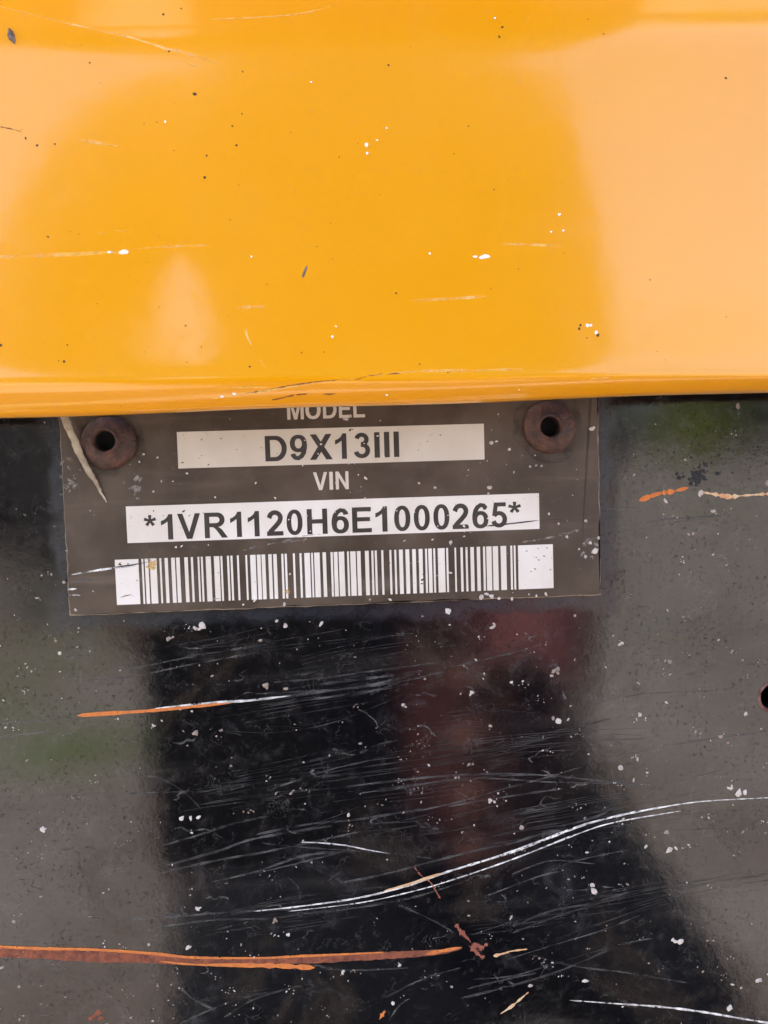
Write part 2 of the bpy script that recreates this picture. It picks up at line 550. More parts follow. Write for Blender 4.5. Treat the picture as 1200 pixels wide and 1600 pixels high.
ribbon('rust_scratch', [(121, 1118, 5), (180, 1114, 6), (240, 1110, 5), (300, 1104, 5), (340, 1100, 4), (372, 1096, 2)], 5, D0, M['orange'], panel, .25)
ribbon('bright_scratch', [(240, 1107, 1.5), (330, 1098, 3), (385, 1095, 4), (420, 1091, 3.4), (455, 1087, 1.2)], 3, D0 + .00002, M['bright'], panel, .3)
ribbon('rust_scratch', [(997, 783, 4), (1012, 777, 7), (1030, 771, 6), (1050, 768, 5), (1076, 762, 3)], 5, D0, M['orange'], panel, .7, seg=4)
ribbon('rust_scratch', [(1092, 768, 3), (1115, 772, 4), (1140, 776, 6), (1165, 774, 4), (1210, 771, 4)], 4, D0, M['straw_scr'], panel, .7, seg=4)
ribbon('rust_scratch', [(712, 1444, 5), (722, 1458, 6), (734, 1470, 5), (738, 1480, 7), (746, 1490, 7), (757, 1497, 4)], 6, D0, M['rust_thin'], panel, .9, seg=3)
ribbon('rust_scratch', [(740, 1473, 4), (750, 1482, 7), (762, 1474, 4)], 5, D0 + .00002, M['rust_thin'], panel, .9, seg=3)
ribbon('rust_scratch', [(648, 1355, 3), (657, 1367, 2), (672, 1378, 1.5), (682, 1394, 3.5), (688, 1404, 1.5)], 4, D0 + .00005, M['rust_thin'], panel, .9, seg=3)
ribbon('rust_scratch', [(771, 1494, 3), (790, 1489, 4.5), (800, 1486, 2.5), (824, 1483, 2)], 4, D0, M['straw_scr'], panel, .6, seg=3)
ribbon('rust_scratch', [(593, 1593, 3), (597, 1586, 5), (602, 1579, 3)], 4, D0, M['orange'], panel, .6, seg=2.5)
ribbon('rust_scratch', [(782, 1584, 2), (800, 1572, 3.5), (826, 1550, 1.5)], 3, D0, M['straw_scr'], panel, .6, seg=3)
vs, fs = [], []
for x, y, r in ((143, 1590, 5), (152, 1584, 6), (158, 1591, 5)):
    speck_geo(vs, fs, P(x, y, D0), r * PX, 1.2, .6, .2)
pyobj('rust_chip', vs, fs, M['rust'], panel)
# --- the long bright double scratch
E1 = [(395, 1424, 1.2), (470, 1416, 2.2), (560, 1403, 2.6), (640, 1383, 2.8), (700, 1362, 3), (800, 1331, 3.8), (900, 1293, 3.8), (960, 1276, 3.2), (1030, 1262, 2.4), (1100, 1252, 1.6), (1210, 1246, 1.6)]
ribbon('bright_scratch', E1, 4, D0 + .00002, M['bright'], panel, .25)
ribbon('bright_scratch', [(450, 1424, 1), (560, 1411, 1.4), (640, 1394, 1.7), (700, 1377, 1.7), (800, 1343, 2.4), (900, 1304, 2.2), (960, 1285, 1.8), (1064, 1267, 1.2)], 1.6, D0 + .00002, M['bright'], panel, .3)
ribbon('rust_scratch', [(600, 1392, 2), (640, 1381, 4), (690, 1364, 3)], 3, D0 + .00006, M['straw_scr'], panel, .3)
ribbon('grey_scratch', [(430, 1434, 2), (560, 1418, 3), (650, 1401, 3), (740, 1372, 2)], 3, D0, M['grey'], panel, .3)
ribbon('bright_scratch', [(470, 1316, 1.6), (500, 1317, 2.6), (540, 1321, 2), (575, 1328, 1.6), (610, 1334, 1)], 2, D0 + .00002, M['bright'], panel, .3)
ribbon('grey_scratch', [(408, 1317, 2), (450, 1322, 3), (520, 1327, 2), (600, 1332, 2), (680, 1342, 1.5)], 2, D0, M['grey'], panel, .3)
ribbon('bright_scratch', [(890, 1563, 1.5), (960, 1568, 2), (1030, 1573, 2.6), (1090, 1580, 3), (1150, 1590, 2.6), (1210, 1600, 3)], 3, D0 + .00002, M['bright'], panel, .35)
# --- grey hairline bundles read off the photograph
GREY = [
 [(440, 1089), (520, 1078), (600, 1066), (640, 1058)],
 [(425, 1066), (500, 1060), (600, 1046), (680, 1036)], [(500, 1069), (600, 1057), (660, 1048)], [(400, 1084), (480, 1080), (560, 1074), (650, 1052)],
 [(400, 1094), (500, 1081), (620, 1066), (690, 1050)], [(420, 1101), (560, 1083), (640, 1068)], [(690, 1045), (760, 1030), (830, 1012)],
 [(420, 1235), (500, 1207), (560, 1192), (620, 1178)], [(520, 1232), (600, 1222), (700, 1212), (800, 1209), (900, 1216), (1000, 1226)],
 [(560, 1240), (640, 1228), (740, 1216), (860, 1222), (960, 1224)], [(640, 1270), (720, 1252), (790, 1232), (850, 1216), (910, 1198)],
 [(780, 1212), (860, 1211), (930, 1220), (990, 1228)], [(700, 1260), (790, 1245), (880, 1232)],
 [(250, 1322), (310, 1305), (360, 1288), (420, 1275)], [(260, 1352), (340, 1330), (400, 1310), (520, 1290)], [(250, 1364), (340, 1344), (420, 1330), (560, 1300)],
 [(400, 1304), (480, 1288), (560, 1280), (660, 1264)], [(330, 1378), (400, 1362), (480, 1336), (560, 1330)], [(400, 1365), (460, 1350), (540, 1330)],
 [(520, 1382), (600, 1366), (680, 1345), (760, 1325), (800, 1318)], [(200, 1437), (300, 1430), (380, 1424), (470, 1420)], [(250, 1448), (340, 1437), (420, 1436)],
 [(800, 1448), (860, 1424), (920, 1412), (985, 1394)], [(800, 1458), (870, 1432), (940, 1410)], [(790, 1500), (860, 1478), (940, 1454), (1000, 1430)],
 [(740, 1530), (800, 1525), (860, 1508), (960, 1478), (1020, 1466)], [(720, 1560), (800, 1540), (880, 1515), (970, 1475)], [(830, 1492), (900, 1510), (980, 1520), (1075, 1536)],
 [(730, 1545), (800, 1528), (840, 1520)], [(860, 1360), (900, 1345), (980, 1328)], [(930, 1350), (860, 1345), (800, 1366)],
 [(870, 1292), (920, 1280), (950, 1268)], [(800, 1318), (850, 1302), (880, 1298)], [(620, 1412), (680, 1440), (710, 1458)],
 [(740, 1460), (800, 1440)], [(200, 1240), (262, 1238), (330, 1236)], [(217, 1212), (250, 1216), (288, 1238), (315, 1265)],
 [(130, 1062), (200, 1058), (300, 1038), (400, 1020)], [(200, 1046), (320, 1022), (420, 1006)], [(930, 1100), (1000, 1085), (1100, 1080), (1180, 1072)],
 [(940, 1190), (1040, 1166), (1130, 1152), (1200, 1142)], [(0, 1130), (60, 1126), (110, 1120)], [(0, 1152), (80, 1142)],
 [(640, 1512), (560, 1516), (490, 1512)], [(600, 1560), (660, 1530), (720, 1512)], [(610, 1590), (625, 1570), (640, 1560)],
 [(340, 1580), (300, 1560), (280, 1540)], [(350, 1590), (400, 1560), (470, 1540)], [(760, 1400), (840, 1370), (880, 1360)], [(280, 1600), (360, 1565), (420, 1550)],
 [(930, 838), (1000, 826), (1080, 812)], [(920, 800), (960, 796), (1000, 792)], [(960, 826), (1040, 812), (1130, 806)],
]
for q in GREY:
    ribbon('grey_scratch', q, rnd.uniform(2.2, 3.8), D0 + rnd.random() * 6e-6, M['grey'], panel, .35)
# --- countless fine scratches and curled dried marks
vs, fs = [], []
for i in range(24):
    x, y = rnd.uniform(150, 900), rnd.uniform(1000, 1610)
    L0_ = rnd.uniform(120, 420)
    s0, bend0 = rnd.gauss(-.17, .05), rnd.gauss(0, .03)
    yy = y
    for q in range(rnd.randint(2, 9)):
        yy += rnd.uniform(2.0, 9.0)
        L = L0_ * rnd.uniform(.45, 1.05)
        xx = x + rnd.uniform(0, .4) * L0_
        s_, bend = s0 + rnd.gauss(0, .008), bend0 + rnd.gauss(0, .006)
        pts = [(xx + L * t, yy + s_ * (xx + L * t - x) + bend * L * (t - .5) ** 2 * 4) for t in (0, .33, .66, 1)]
        ribbon_geo(vs, fs, pts, rnd.uniform(.7, 2.4), D0 + rnd.random() * 8e-6, .3, seg=16)
pyobj('hairline_scratches', vs, fs, M['faint'], panel, kind='stuff')
vs, fs = [], []
def curl(x, y, s, w):
    a0 = rnd.uniform(0, 6.28)
    sweep = rnd.uniform(.4, 2.6) * rnd.choice((-1, 1))
    pts = []
    cx, cy = x, y
    k = 6
    for t in range(k):
        a = a0 + sweep * t / (k - 1) + rnd.gauss(0, .6)
        pts.append((cx, cy))
        cx += s * math.cos(a) / k * 2
        cy += s * .55 * math.sin(a) / k * 2
    ribbon_geo(vs, fs, pts, w, D0 + rnd.random() * 8e-6, .5, seg=5)
for i in range(80):
    x, y = rnd.uniform(215, 960), rnd.uniform(985, 1580)
    curl(x, y, rnd.uniform(12, 44), rnd.uniform(1.2, 3.2))
for i in range(36):
    x, y = rnd.choice((rnd.uniform(0, 215), rnd.uniform(950, 1200))), rnd.uniform(960, 1600)
    curl(x, y, rnd.uniform(10, 30), rnd.uniform(1.0, 2.2))
pyobj('dried_curl_marks', vs, fs, M['curl'], panel, kind='stuff')
# --- grit: the larger crumbs each a part, the rest one mass
BIG = [(316, 978, 8), (304, 981, 4), (415, 1071, 7), (700, 954, 7), (770, 980, 6), (867, 1048, 7), (862, 1056, 4), (872, 1127, 8), (864, 1122, 4), (310, 1277, 7),
       (298, 1279, 5), (284, 1279, 6), (66, 1297, 6), (1154, 1240, 11), (1140, 1232, 5), (1041, 1300, 6), (1046, 1328, 8), (1009, 1323, 5), (928, 1392, 9), (815, 1293, 7),
       (1064, 1471, 9), (1052, 1469, 5), (915, 1533, 6), (1140, 1575, 7), (1185, 1532, 7), (829, 1540, 6), (766, 1251, 6), (447, 1076, 4), (502, 975, 5), (446, 977, 6),
       (630, 1101, 5), (737, 1082, 5), (969, 1006, 5), (1000, 1116, 5), (970, 1200, 6), (1126, 1151, 5), (1165, 1116, 6), (1153, 634, 7), (1200, 754, 8), (1047, 1034, 5),
       (536, 1518, 5), (450, 1461, 4), (430, 1438, 5), (308, 1420, 5), (294, 1480, 5), (263, 998, 5), (306, 1145, 7), (93, 1021, 5), (1040, 783, 5), (1114, 799, 5), (1095, 769, 6)]
for x, y, r in BIG:
    vs, fs = [], []
    for q in range(rnd.choice((1, 2, 3, 4))):
        speck_geo(vs, fs, P(x + (rnd.gauss(0, r * .55) if q else 0), y + (rnd.gauss(0, r * .4) if q else 0), D0), r * PX * (.68 if q == 0 else .42), rnd.uniform(.75, 1.4), rnd.uniform(-1, 1), .3)
    pyobj('grit_crumb', vs, fs, M['grit_dark' if rnd.random() < .25 else 'grit'], panel)
def on_plate(x, y):
    return 88 < x < 945 and y < 968 - .038 * (x - 90)
for mt, total, mu in (('grit', 420, .10), ('grit_dark', 560, .12)):
    vs, fs = [], []
    k = 0
    while k < total:
        x, y = rnd.uniform(-5, 1205), rnd.uniform(650, 1605)
        if on_plate(x, y) or y < 660 - .034 * x:
            continue
        if y < 960 and rnd.random() < .3:
            continue
        cl = 1 if rnd.random() < .72 else rnd.randint(2, 7)
        for q in range(cl):
            r = min(rnd.lognormvariate(mu, .5), 4.2) * (.75 if q else 1)
            speck_geo(vs, fs, P(x + (rnd.gauss(0, 7) if q else 0), y + (rnd.gauss(0, 4) if q else 0), D0), r * PX, rnd.uniform(.7, 1.4), rnd.uniform(-1, 1), .35, 5)
            k += 1
    pyobj('grit_specks', vs, fs, M[mt], panel, kind='stuff')

vs, fs = [], []
for i in range(46):
    x, y = 1090 + rnd.gauss(0, 8) * rnd.choice((.5, 1, 2)), 742 + rnd.gauss(0, 8)
    speck_geo(vs, fs, P(x, y, D0), rnd.uniform(1, 4.5) * PX, rnd.uniform(.7, 1.3), rnd.uniform(-1, 1), .12, 7)
for i in range(14):
    x, y = rnd.uniform(1020, 1200), rnd.gauss(708, 10)
    speck_geo(vs, fs, P(x, y, D0), rnd.uniform(1, 3) * PX, rnd.uniform(.7, 1.3), rnd.uniform(-1, 1), .12, 7)
pyobj('black_spots', vs, fs, mat_plain('matte_black', (0.004, 0.004, 0.004), .6), panel, kind='stuff')  # near-black matte specks, clustered at the upper right of the steel

# ---------------------------------------------------------------- data plate
PT = 0.0008
pc = [P(93, 655, PT), P(937, 628, PT), P(938, 931, PT), P(106, 962, PT)]
px0, px1 = (pc[0].x + pc[3].x) / 2, (pc[1].x + pc[2].x) / 2
pz0 = (pc[2].z + pc[3].z) / 2
pz1 = pz0 + 0.052
bm = bmesh.new()
nside, vsx = 0, []
def side(p, q, n, amp):
    out = []
    for i in range(n):
        t = i / n
        w = rnd.gauss(0, amp)
        dx, dz = q[0] - p[0], q[1] - p[1]
        L = math.hypot(dx, dz)
        out.append((p[0] + dx * t - dz / L * w, p[1] + dz * t + dx / L * w))
    return out
cs = [(px0, pz0), (px1, pz0), (px1, pz1), (px0, pz1)]
con = []
for i in range(4):
    con += side(cs[i], cs[(i + 1) % 4], 46, .00005)
cx, cz = (px0 + px1) / 2, (pz0 + pz1) / 2
def inset(p, d):
    return (p[0] + (d if p[0] < cx - .03 and p[0] < px0 + .001 else -d if p[0] > px1 - .001 else 0), p[1] + (d if p[1] < pz0 + .001 else -d if p[1] > pz1 - .001 else 0))
L0 = [bm.verts.new((p[0], .00002, p[1])) for p in con]
L1 = [bm.verts.new((p[0], -PT + .0003, p[1])) for p in con]
L2 = []
for p in con:
    q = inset(p, .00016 + abs(rnd.gauss(0, .00006)))
    L2.append(bm.verts.new((q[0], -PT, q[1])))
n = len(con)
for A, B, mi in ((L0, L1, 1), (L1, L2, 1)):
    for i in range(n):
        f = bm.faces.new((A[i], A[(i + 1) % n], B[(i + 1) % n], B[i]))
        f.material_index = mi
f = bm.faces.new(L2)
bmesh.ops.triangulate(bm, faces=[f])
bmesh.ops.recalc_face_normals(bm, faces=bm.faces[:])
plate = empty('data_plate', (0, 0, 0))
tag(plate, 'brown riveted metal data plate with model, VIN and barcode strips', 'data plate')
obj('plate_sheet', bm, [M['plate'], M['edge']], plate)

def slab(name, quad, dep, th, mat, parent):
    """quad of photo pixels TL,TR,BR,BL laid on the plate, th thick"""
    q = [P(x, y, PT) for x, y in quad]
    x0, x1 = (q[0].x + q[3].x) / 2, (q[1].x + q[2].x) / 2
    zt, zb = (q[0].z + q[1].z) / 2, (q[2].z + q[3].z) / 2
    y0, y1 = -(PT + dep), -(PT + dep + th)
    v = [(x0, y0, zb), (x1, y0, zb), (x1, y0, zt), (x0, y0, zt), (x0, y1, zb), (x1, y1, zb), (x1, y1, zt), (x0, y1, zt)]
    f = [(4, 5, 6, 7), (0, 1, 5, 4), (1, 2, 6, 5), (2, 3, 7, 6), (3, 0, 4, 7)]
    return pyobj(name, v, f, mat, parent)
T = 2.5e-5
model_strip = slab('model_strip', [(276, 676), (756, 661), (757, 717), (279, 733)], -1e-5, T + 1e-5, M['strip_darker'], plate)
number_strip = slab('number_strip', [(196, 793), (842, 769), (843, 826), (200, 849)], -1e-5, T + 1e-5, M['strip'], plate)
bar_strip = empty('barcode', (0, 0, 0))
bar_strip.parent = plate
BARS = [(179.3, 216.2), (221, 223.7), (226, 231.5), (233.8, 244.3), (249, 251.8), (257, 262), (267.2, 273), (275, 280.7), (287.8, 293.3), (298, 301.4), (308.5, 311.3), (313.7, 316.7),
        (321.2, 329.3), (334, 342.5), (344.3, 347.3), (354.5, 357.7), (360, 363.2), (370, 373), (383.2, 386), (390.7, 399.2), (401.2, 407), (408.5, 414.2), (419, 424.3), (426.7, 432.2),
        (439.3, 442.6), (444.7, 448), (457.5, 460.6), (467.8, 471), (475.3, 484), (486, 488.8), (490.7, 499.3), (503.8, 509.2), (516.4, 519.7), (521.2, 527.2), (529, 537.7), (542, 545),
        (547, 555.5), (557.4, 563.2), (570, 576), (580, 583.2), (585.3, 588.7), (595.5, 598.8), (608.2, 611.4), (616, 619), (623.2, 629.2), (633.3, 639.3), (643.8, 649.5), (654, 660),
        (664, 667), (669, 674.5), (676.8, 679.8), (683.8, 694.7), (697, 700), (710, 712.5), (719.2, 723), (727.2, 730.3), (734.7, 740.3), (744.7, 750), (754.5, 757.8), (759.7, 767.8),
        (769.7, 778), (782, 790.8), (797.2, 800.3), (802.5, 805.3), (809.2, 863.8)]
zt = (P(180, 875, PT).z + P(863, 850, PT).z) / 2
zb = (P(183, 945, PT).z + P(864, 919, PT).z) / 2
for a, b in BARS:
    ytop = 875 - .0366 * (a - 180)
    A, B = P(a, ytop, PT), P(b, ytop, PT)
    y0, y1 = -(PT - 1e-5), -(PT + T)
    v = [(A.x, y0, zb), (B.x, y0, zb), (B.x, y0, zt), (A.x, y0, zt), (A.x, y1, zb), (B.x, y1, zb), (B.x, y1, zt), (A.x, y1, zt)]
    pyobj('blank_block' if b - a > 20 else 'bar', v, [(4, 5, 6, 7), (0, 1, 5, 4), (1, 2, 6, 5), (2, 3, 7, 6), (3, 0, 4, 7)], M['strip'], bar_strip)

# --- lettering: strokes in units of cap height (x to the right, y up)
def arc(cx, cy, rx, ry, a0, a1, n=14):
    return [(cx + rx * math.cos(math.radians(a0 + (a1 - a0) * i / n)), cy + ry * math.sin(math.radians(a0 + (a1 - a0) * i / n))) for i in range(n + 1)]
def quad(*p):
    return ('poly', list(p))
def stroke(pts, w=.19, wh=None):
    return ('stroke', pts, w, wh if wh else w * .86)
def oval(cx, cy, rx, ry, s, sh):
    n = 32
    def se(rx, ry):
        o = []
        for i in range(n):
            a = 2 * math.pi * i / n
            c, s_ = math.cos(a), math.sin(a)
            o.append((cx + rx * math.copysign(abs(c) ** .9, c), cy + ry * math.copysign(abs(s_) ** .9, s_)))
        return o
    return ('ring', se(rx, ry), se(rx - s, ry - sh))
def rect(x0, y0, x1, y1):
    return quad((x0, y0), (x1, y0), (x1, y1), (x0, y1))
S = .20
G = {}
G['I'] = (.21, [rect(0, 0, .21, 1)])
G['1'] = (.46, [quad((.26, 0), (.46, 0), (.46, 1), (.30, 1), (.26, .91)), quad((0, .74), (0, .565), (.13, .625), (.262, .715), (.262, .915), (.20, .84), (.10, .775))])
G['V'] = (.93, [quad((0, 1), (.365, 0), (.475, 0), (.465, .26), (.218, 1)), quad((.93, 1), (.715, 1), (.464, .26), (.474, 0), (.58, 0))])
G['X'] = (.92, [quad((.02, 1), (.66, 0), (.92, 0), (.27, 1)), quad((.90, 1), (.65, 1), (.30, .455), (.43, .255)), quad((0, 0), (.25, 0), (.432, .265), (.302, .468))])
G['H'] = (.81, [rect(0, 0, .2, 1), rect(.61, 0, .81, 1), rect(.2, .42, .61, .59)])
G['E'] = (.76, [rect(0, 0, .2, 1), rect(.2, 0, .76, .165), rect(.2, .83, .74, 1), rect(.2, .44, .70, .605)])
G['L'] = (.70, [rect(0, 0, .2, 1), rect(.2, 0, .70, .17)])
G['N'] = (.80, [rect(0, 0, .19, 1), rect(.61, 0, .80, 1), quad((.19, 1), (.19, .68), (.61, 0), (.61, .33))])
G['M'] = (.96, [rect(0, 0, .185, 1), rect(.775, 0, .96, 1), quad((.185, 1), (.185, .80), (.39, 0), (.48, 0), (.48, .33), (.28, 1)), quad((.775, 1), (.68, 1), (.48, .33), (.48, 0), (.57, 0), (.775, .80))])
G['O'] = (.86, [oval(.43, .5, .43, .515, .2, .175)])
G['0'] = (.64, [oval(.32, .5, .32, .505, .19, .155)])
G['D'] = (.86, [rect(0, 0, .2, 1), ('ring_open', [(.2, 1), (.40, 1)] + arc(.42, .5, .44, .5, 84, -84, 18) + [(.40, 0), (.2, 0)],
                                    [(.2, .835), (.36, .835)] + arc(.38, .5, .275, .335, 82, -82, 18) + [(.36, .165), (.2, .165)])])
G['R'] = (.92, [rect(0, 0, .2, 1), ('ring_open', [(.2, 1), (.50, 1)] + arc(.52, .715, .29, .285, 84, -84, 14) + [(.50, .425), (.2, .425)],
                                    [(.2, .835), (.46, .835)] + arc(.48, .712, .125, .123, 84, -84, 14) + [(.46, .585), (.2, .585)]),
                 quad((.34, .425), (.56, .425), (.68, .335), (.92, 0), (.68, 0), (.50, .265), (.42, .36))])
G['2'] = (.66, [stroke([(.105, .70)] + arc(.335, .70, .215, .215, 170, -20, 16) + [(.50, .54), (.38, .40), (.26, .28), (.15, .165), (.135, .09)], .19, .18), rect(.01, 0, .65, .172)])
G['3'] = (.66, [stroke(arc(.315, .735, .195, .185, 168, -62, 14) + [(.30, .545)], .18, .165),
                 stroke([(.28, .53)] + arc(.315, .305, .235, .225, 68, -168, 18), .19, .165)])
G['5'] = (.66, [rect(.13, .83, .61, .99), quad((.13, .99), (.05, .47), (.215, .45), (.28, .83), (.20, .99)), stroke([(.13, .47)] + arc(.325, .325, .235, .245, 135, -165, 20), .19, .165)])
six = [oval(.335, .335, .325, .345, .19, .155), stroke([(.095, .34), (.10, .52), (.14, .70), (.22, .83), (.35, .915), (.47, .89), (.54, .80), (.555, .735)], .19, .165)]
G['6'] = (.66, six)
def flip(sh):
    r = lambda p: (.66 - p[0], 1 - p[1])
    if sh[0] == 'ring':
        return ('ring', [r(p) for p in sh[1]], [r(p) for p in sh[2]])
    return ('stroke', [r(p) for p in sh[1]], sh[2], sh[3])
G['9'] = (.66, [flip(s) for s in six])
ast = []
for i in range(5):
    a = math.radians(90 + 72 * i)
    c, s_ = math.cos(a), math.sin(a)
    ast.append(quad(*[(.2 + u * c - v * s_, .77 + u * s_ + v * c) for u, v in ((0, -.042), (.225, -.062), (.225, .062), (0, .042))]))
G['*'] = (.40, ast)

def glyph_geo(ch):
    w, shapes = G[ch]
    polys = []      # list of (verts, faces)
    for sh in shapes:
        if sh[0] == 'poly':
            polys.append((sh[1], [tuple(range(len(sh[1])))]))
        elif sh[0] in ('ring', 'ring_open'):
            a, b = sh[1], sh[2]
            n = len(a)
            polys.append((a + b, [(i, (i + 1) % n, n + (i + 1) % n, n + i) for i in range(n if sh[0] == 'ring' else n - 1)]))
        else:
            pts, w0, wh = sh[1], sh[2], sh[3]
            v, n = [], len(pts)
            for i in range(n):
                dx = pts[min(i + 1, n - 1)][0] - pts[max(i - 1, 0)][0]
                dy = pts[min(i + 1, n - 1)][1] - pts[max(i - 1, 0)][1]
                L = math.hypot(dx, dy) or 1
                ww = (w0 * abs(dy / L) + wh * abs(dx / L)) / 2 / max(.8, 1)
                ww = math.sqrt((w0 * dy / L) ** 2 + (wh * dx / L) ** 2) / 2
                v += [(pts[i][0] - dy / L * ww, pts[i][1] + dx / L * ww), (pts[i][0] + dy / L * ww, pts[i][1] - dx / L * ww)]
            polys.append((v, [(2 * i, 2 * i + 1, 2 * i + 3, 2 * i + 2) for i in range(n - 1)]))
    return w, polys

def letter(ch, xa, xb, ytop, cap, mat, parent, dep, name='letter'):
    """character between photo pixels xa..xb, top at ytop, cap height in pixels"""
    w, polys = glyph_geo(ch)
    A, B = P(xa, ytop, PT), P(xb, ytop, PT)
    ztop = P((xa + xb) / 2, ytop, PT).z
    h = ztop - P((xa + xb) / 2, ytop + cap, PT).z
    sx = (B.x - A.x) / w
    vs, fs = [], []
    for k, (v, f) in enumerate(polys):
        b = len(vs)
        y = -(PT + dep + 1.5e-5 + 3e-6 * k)
        for x, z in v:
            vs.append((A.x + x * sx, y, ztop - h + z * h))
        nb = len(vs)
        for x, z in v:
            vs.append((A.x + x * sx, -(PT + dep - 8e-6), ztop - h + z * h))
        # top faces (towards the viewer) plus side walls along the open boundary
        cnt = {}
        for q in f:
            fs.append(tuple(b + i for i in q))
            for i in range(len(q)):
                e = (q[i], q[(i + 1) % len(q)])
                cnt[tuple(sorted(e))] = cnt.get(tuple(sorted(e)), 0) + 1
        for (i, j), c in cnt.items():
            if c == 1:
                fs.append((b + i, b + j, nb + j, nb + i))
    me = bpy.data.meshes.new(name)
    me.from_pydata(vs, [], fs)
    bm = bmesh.new()
    bm.from_mesh(me)
    bmesh.ops.recalc_face_normals(bm, faces=bm.faces[:])
    bm.to_mesh(me)
    bm.free()
    return obj(name, me, mat, parent)

for ch, a, b in (('D', 413.4, 447.4), ('9', 452.4, 479.2), ('X', 483.0, 518.8), ('1', 523, 541), ('3', 552, 578.2), ('I', 584.3, 592.7), ('I', 599.6, 608), ('I', 614.6, 623)):
    letter(ch, a, b, 680.9 - .0355 * ((a + b) / 2 - 430), 39.8, M['ink'], model_strip, T, 'digit' if ch.isdigit() else 'letter')
for ch, a, b in (('*', 225.4, 242.3), ('1', 250.8, 269.2), ('V', 276.5, 312.5), ('R', 318.7, 354.8), ('1', 359, 376.7), ('1', 386.4, 404.5), ('2', 415.6, 442), ('0', 447, 472), ('H', 479, 510.9),
                 ('6', 517.2, 544.4), ('E', 549.6, 580), ('1', 586, 604.6), ('0', 615.2, 640.6), ('0', 646, 671), ('0', 676.6, 701.6), ('2', 706, 732), ('6', 737.3, 762.6), ('5', 766.6, 792), ('*', 795, 812.5)):
    letter(ch, a, b, 803.6 - .0365 * ((a + b) / 2 - 260), 39.6, M['ink'], number_strip, T, 'digit' if ch.isdigit() else 'asterisk' if ch == '*' else 'letter')
for ch, a, b in (('V', 489, 511), ('I', 514.2, 519.8), ('N', 524, 544.2)):
    letter(ch, a, b, 737.8 - .035 * ((a + b) / 2 - 500), 28, M['strip_darker'], plate, 0, 'letter')
for ch, a, b in (('M', 448, 474), ('O', 476.5, 500.5), ('D', 504, 525.5), ('E', 529, 547.5), ('L', 551.5, 569.5)):
    letter(ch, a, b, 627.5 - .033 * ((a + b) / 2 - 460), 28, M['strip_darker'], plate, 0, 'letter')

# --- rivets (hollow, rusted)
def rivet(px, py, hx, hy, seed):
    r0 = random.Random(seed)
    c = P(px, py, PT)
    h = P(hx, hy, PT + .001)
    off = Vector((h.x - c.x, 0, h.z - c.z))
    prof = [(4.05, -.02, 0), (4.12, .45, 0), (4.0, .80, 0), (3.6, 1.15, .05), (3.0, 1.50, .2), (2.5, 1.72, .5), (2.25, 1.78, .8), (2.12, 1.86, 1), (2.04, 2.12, 1), (1.84, 2.24, 1), (1.60, 2.10, 1), (1.48, 1.5, 1), (1.44, .6, 1), (1.42, .06, 1)]
    n = 48
    ph = [r0.uniform(0, 6.28) for _ in range(4)]
    vs, fs = [], []
    for j, (r, d, k) in enumerate(prof):
        for i in range(n):
            a = 2 * math.pi * i / n
            wob = 1 + (.018 * math.sin(2 * a + ph[0]) + .014 * math.sin(5 * a + ph[1]) + .008 * math.sin(11 * a + ph[2])) * (1 - .3 * k)
            vs.append((c.x + off.x * k + r * 1e-3 * wob * math.cos(a), -PT - d * 1e-3 + r0.gauss(0, 3.0e-5), c.z + off.z * k + r * 1e-3 * wob * math.sin(a)))
    for j in range(len(prof) - 1):
        for i in range(n):
            a, b = j * n + i, j * n + (i + 1) % n
            fs.append((a, b, b + n, a + n))
    rv = pyobj('rivet', vs, fs, M['rivet'], plate, True)
    b = len(prof) - 1
    vs2 = [Vector((vs[b * n + i][0], -PT - 1.0e-4, vs[b * n + i][2])) for i in range(n)]
    pyobj('rivet_bore', vs2, [tuple(range(n))], M['bore'], rv)
    vs4, fs4 = [], []                       # greasy grime collected round the flange
    for r in (3.9, 4.7, 5.6):
        for i in range(n):
            a = 2 * math.pi * i / n
            rr = r * 1e-3 * (1 + .05 * math.sin(3 * a + ph[3]) + .03 * math.sin(7 * a + ph[1]))
            vs4.append((c.x + rr * math.cos(a), -PT - 6e-6, c.z + rr * math.sin(a)))
    for j in range(2):
        for i in range(n):
            a, b2 = j * n + i, j * n + (i + 1) % n
            fs4.append((a, b2, b2 + n, a + n))
    pyobj('grime_ring', vs4, fs4, M['grease'], rv)
    # shade inside the bore painted in as a short near-black sleeve
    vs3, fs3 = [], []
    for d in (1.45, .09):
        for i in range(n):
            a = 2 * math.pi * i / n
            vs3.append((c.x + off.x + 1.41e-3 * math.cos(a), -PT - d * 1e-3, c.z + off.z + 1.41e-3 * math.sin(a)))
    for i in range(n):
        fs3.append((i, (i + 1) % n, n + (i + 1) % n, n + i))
    pyobj('bore_shade_sleeve', vs3, fs3, M['bore'], rv, True)
    return rv
rivet(171, 691.5, 166, 689, 3)
rivet(857.5, 667.5, 857.5, 667, 9)

